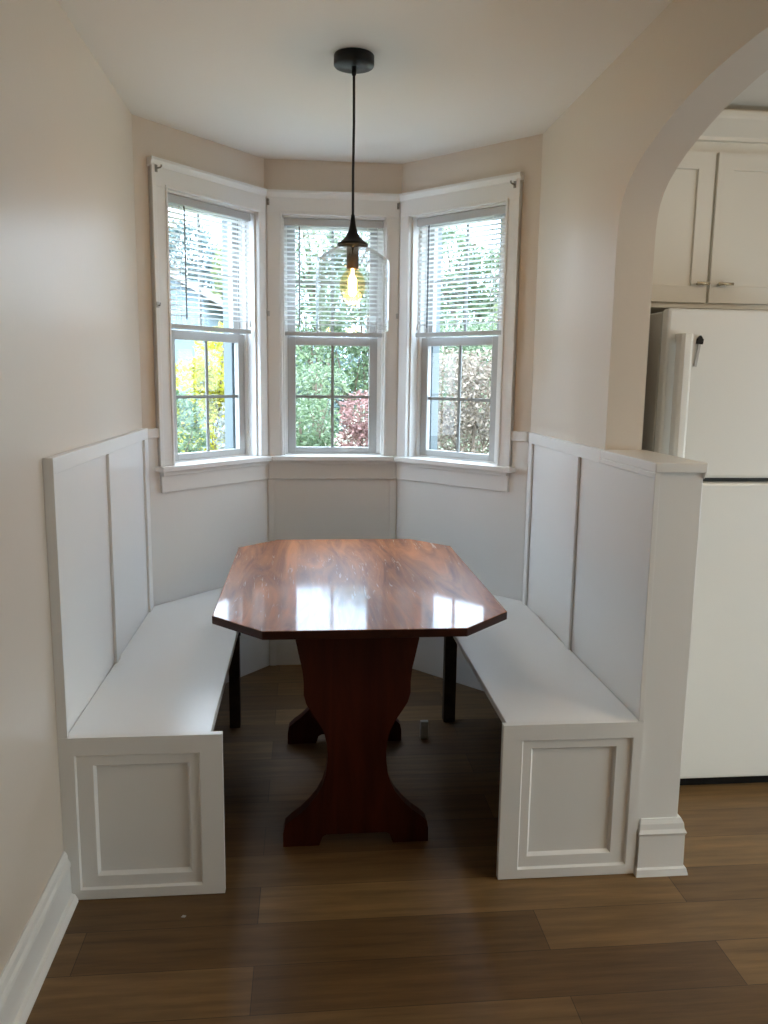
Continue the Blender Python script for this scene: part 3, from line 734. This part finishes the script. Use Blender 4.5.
shrub('light_tree', (-1.9, 21), [((-1.75, 21, 4.0), (.50, .6, .8)), ((-1.9, 21, 3.0), (.8, .6, .7))], 1200, .14, G['lime'], 'light green young tree right of the bluish tree', 'tree', seed=6, trunk=.08)
shrub('dense_tree', (.4, 20), [((.1, 20, 4.4), (1.1, 1, .9)), ((.8, 19.8, 3.4), (1.1, 1, .8)), ((.0, 19.7, 2.6), (.9, .8, .7)), ((1.4, 20, 4.5), (.9, 1, .9))], 2000, .15, G['mid'], 'tall leafy tree filling the middle window', 'tree', seed=7, trunk=.13)
shrub('loose_tree', (.75, 9.2), [((.6, 9.2, 2.2), (.5, .5, .5)), ((.35, 9.2, 1.6), (.55, .4, .35)), ((.8, 9.2, 1.35), (.4, .4, .4))], 1500, .075, G['green'], 'loose branched tree right of the tall leafy tree', 'tree', seed=8, trunk=.05)
shrub('lime_shrub', (.08, 8.0), [((.12, 8.0, 1.42), (.33, .3, .2)), ((-.05, 8, 1.0), (.35, .3, .3))], 600, .06, G['mid'], 'light green shrub low outside the middle window', seed=9)
shrub('leafy_shrub', (.02, 7.0), [((.08, 7.0, 1.1), (.24, .3, .24)), ((.05, 7.0, .7), (.3, .3, .35))], 1100, .05, G['green'], 'green shrub at the lower left of the middle window', seed=10)
shrub('red_shrub', (.52, 7.4), [((.52, 7.4, 1.15), (.22, .25, .22)), ((.50, 7.4, .75), (.25, .25, .35))], 1100, .05, G['red'], 'reddish leaved shrub at the lower right of the middle window', seed=11)
shrub('brown_shrub', (1.45, 7.0), [((1.25, 7.0, 1.35), (.36, .35, .40)), ((1.65, 7.1, 1.35), (.40, .35, .42)), ((1.45, 7.25, .75), (.55, .3, .5))], 3600, .05, G['brown'], 'brownish dry shrub filling the right window', seed=12)
shrub('mixed_shrub', (1.75, 8.4), [((1.55, 8.4, 1.75), (.42, .35, .30)), ((2.0, 8.4, 1.8), (.4, .35, .36)), ((1.8, 8.4, 1.1), (.6, .4, .6))], 2400, .06, G['mid'], 'green shrub behind the brownish shrub at right', seed=13)
shrub('round_tree', (3.9, 20), [((3.4, 20, 4.2), (.8, .9, 1.0)), ((4.4, 20, 3.8), (.9, .9, .9)), ((3.9, 20, 2.8), (1.3, .9, .8))], 2400, .15, G['green'], 'rounded green tree beyond the right window', 'tree', seed=14, trunk=.13)
shrub('pale_tree', (3.3, 12), [((3.05, 12, 2.35), (.32, .35, .5)), ((3.0, 12, 1.7), (.4, .35, .45))], 900, .08, G['lime'], 'pale yellow green tree at the right edge of the right window', 'tree', seed=15, trunk=.05)
# strappy plants
def strappy(x, y, n, h, mat, label, seed):
    rnd = random.Random(seed); root = empty('strap_leaf_plant', (x, y, GZ)); tag(root, label, 'plant', 'strap leaved plants by the wall')
    m = MB()
    for k in range(n):
        a = 2 * math.pi * k / n + rnd.uniform(-.2, .2); l = h * rnd.uniform(.7, 1.1); rr = rnd.uniform(.25, .55) * h
        pts = [(0, 0, 0), (rr * .3 * math.cos(a), rr * .3 * math.sin(a), l * .6), (rr * .7 * math.cos(a), rr * .7 * math.sin(a), l * .95), (rr * math.cos(a), rr * math.sin(a), l * .85)]
        sd = Vector((-math.sin(a), math.cos(a), 0)); ring = []
        for q, wd in zip(pts, (.012, .022, .016, .002)):
            ring.append((m.bm.verts.new(Vector(q) - sd * wd), m.bm.verts.new(Vector(q) + sd * wd)))
        for p_, q_ in zip(ring, ring[1:]): m.bm.faces.new((p_[0], p_[1], q_[1], q_[0]))
    m.build('blades', mat, root)
strappy(.62, 5.0, 26, 1.50, G['green'], 'green strap leaved plant low outside the right window', 21)
strappy(1.45, 6.1, 24, 1.35, G['lime'], 'pale strap leaved plant at the right of the right window', 22)
# pale boulder, low centre
m = MB(); rnd = random.Random(5)
bmesh.ops.create_icosphere(m.bm, subdivisions=3, radius=1)
for v in m.bm.verts:
    k = 1 + .12 * math.sin(3.1 * v.co.x + 1.7 * v.co.y) + .08 * math.sin(5.3 * v.co.z + 2.1 * v.co.x); v.co = Vector((v.co.x * .38 * k, v.co.y * .3 * k, v.co.z * .62 * k))
o = m.build('boulder', M['stone'], None, True); o.location = (.46, 6.6, GZ + .55); tag(o, 'pale grey boulder low outside the middle window', 'rock')
# row of distant trees
rnd = random.Random(77)
fars = [(-13, 33, 3.4, 'green'), (-3.2, 31, 2.6, 'mid'), (.0, 32, 3.2, 'green'), (3.0, 31, 2.8, 'teal'), (6.2, 32, 3.6, 'mid'), (9.4, 31, 3.0, 'green'), (.6, 26.5, 2.2, 'teal'), (5.4, 27, 2.2, 'mid')]
words = ['at the far left behind the house', 'just right of the blue house', 'behind the tall leafy tree', 'behind the rounded green tree', 'second from the right in the far row', 'at the far right end', 'in front of the far row at the middle', 'in front of the far row at right']
for k, ((x, y, h, c), wd) in enumerate(zip(fars, words)):
    shrub('distant_tree', (x, y), [((x - .5, y, h * .75), (1.0, .8, h * .5)), ((x + .5, y, h * .6), (1.0, .8, h * .55)), ((x, y, h * .3), (1.1, .8, h * .5))], 1300, .22, G[c],
          'distant tree ' + wd, 'tree', 'distant trees beyond the garden', seed=30 + k, trunk=.10)

# ---------------------------------------------------------------- light
wd = bpy.data.worlds.new('sky'); sc.world = wd; wd.use_nodes = True
nt = wd.node_tree; bg = nt.nodes['Background']
tc = nt.nodes.new('ShaderNodeTexCoord'); n = nt.nodes.new('ShaderNodeTexNoise'); n.inputs['Scale'].default_value = 2.2; n.inputs['Detail'].default_value = 4
nt.links.new(tc.outputs['Generated'], n.inputs['Vector'])
r = nt.nodes.new('ShaderNodeValToRGB'); r.color_ramp.elements[0].position = .35; r.color_ramp.elements[0].color = (.46, .70, 1, 1)
r.color_ramp.elements[1].position = .62; r.color_ramp.elements[1].color = (.80, .91, 1, 1)
nt.links.new(n.outputs['Fac'], r.inputs['Fac']); nt.links.new(r.outputs['Color'], bg.inputs['Color'])
# overcast sky: brighter towards the zenith
sx = nt.nodes.new('ShaderNodeSeparateXYZ'); nt.links.new(tc.outputs['Generated'], sx.inputs[0])
mr = nt.nodes.new('ShaderNodeMapRange'); mr.inputs['From Min'].default_value = 0; mr.inputs['From Max'].default_value = 1
mr.inputs['To Min'].default_value = 3.6; mr.inputs['To Max'].default_value = 9.0
nt.links.new(sx.outputs['Z'], mr.inputs['Value']); nt.links.new(mr.outputs['Result'], bg.inputs['Strength'])

def lamp(name, kind, loc, energy, color=(1, 1, 1), rot=(0, 0, 0), **kw):
    d = bpy.data.lights.new(name, kind); d.energy = energy; d.color = color
    for k, v in kw.items(): setattr(d, k, v)
    o = bpy.data.objects.new(name, d); col.objects.link(o); o.location = loc; o.rotation_euler = rot
    return o
sun = lamp('sun', 'SUN', (0, -5, 12), 1.6, (1, .95, .86), angle=math.radians(3))
sun.rotation_euler = Vector((.25, 1, -1.1)).to_track_quat('-Z', 'Y').to_euler()
# portals guide the sky light through the openings
def portal(c, nrm, sx, sy, name):
    o = lamp(name, 'AREA', c, 1, shape='RECTANGLE', size=sx, size_y=sy); o.data.cycles.is_portal = True
    o.rotation_euler = Vector(nrm).to_track_quat('-Z', 'Z').to_euler()
for (a, b, ea, eb, s0, s1, nm) in WIN:
    t = (b - a).normalized(); n_ = outward(a, b); c = a + t * (s0 + s1) / 2 + n_ * (WT + .06)
    portal((c.x, c.y, 1.66), (-n_.x, -n_.y, 0), s1 - s0, 1.2, 'window_portal')
portal((XKIT + .2, (KY0 + KY1) / 2, (KZ0 + KZ1) / 2), (-1, 0, 0), KY1 - KY0, KZ1 - KZ0, 'kitchen_portal')
lamp('bulb_light', 'POINT', (PX, PY, 1.762), .7, (1, .72, .42), shadow_soft_size=.03)
# added unseen ceiling light, warms the kitchen cabinet and upper walls
cl = empty('added_ceiling_light', (2.3, .9, ZC)); tag(cl, 'added unseen round flush ceiling light in the kitchen', 'ceiling light')
MB().lathe([(0, -.0003), (.16, -.0003), (.16, -.02), (.15, -.025), (0, -.025)], n=32).build('base', M['nickel'], cl, True)
MB().lathe([(.145, -.024), (.14, -.05), (.11, -.075), (.06, -.088), (0, -.092)], n=32).build('diffuser', emit_mat('lit_diffuser', (1, .82, .6), 3), cl, True)
lamp('added_ceiling_glow', 'POINT', (2.3, .9, ZC - .2), 9, (1, .80, .58), shadow_soft_size=.12)

# ---------------------------------------------------------------- camera
a, b, c = math.radians(9.2346), math.radians(5.6271), math.radians(.7674)
fw = Vector((math.sin(b) * math.cos(a), math.cos(b) * math.cos(a), -math.sin(a)))
rt = Vector((math.cos(b), -math.sin(b), 0)); up = rt.cross(fw)
rt2 = math.cos(c) * rt + math.sin(c) * up; up2 = -math.sin(c) * rt + math.cos(c) * up
cd = bpy.data.cameras.new('camera'); co = bpy.data.objects.new('camera', cd); col.objects.link(co)
cd.sensor_fit = 'VERTICAL'; cd.sensor_height = 36; cd.sensor_width = 27; cd.lens = 816.69 * 36 / 1024
cd.clip_start = .02; cd.clip_end = 200
mw = Matrix((rt2, up2, -fw)).transposed().to_4x4(); mw.translation = (0, 0, HZ)
co.matrix_world = mw
sc.camera = co

sc.view_settings.view_transform = 'Standard'; sc.view_settings.look = 'None'
sc.view_settings.gamma = 1; sc.view_settings.use_curve_mapping = False
sc.view_settings.exposure = 1.28
sc.cycles.caustics_reflective = False; sc.cycles.caustics_refractive = False
sc.cycles.sample_clamp_indirect = 6
sc.cycles.max_bounces = 10; sc.cycles.transparent_max_bounces = 24; sc.cycles.diffuse_bounces = 6
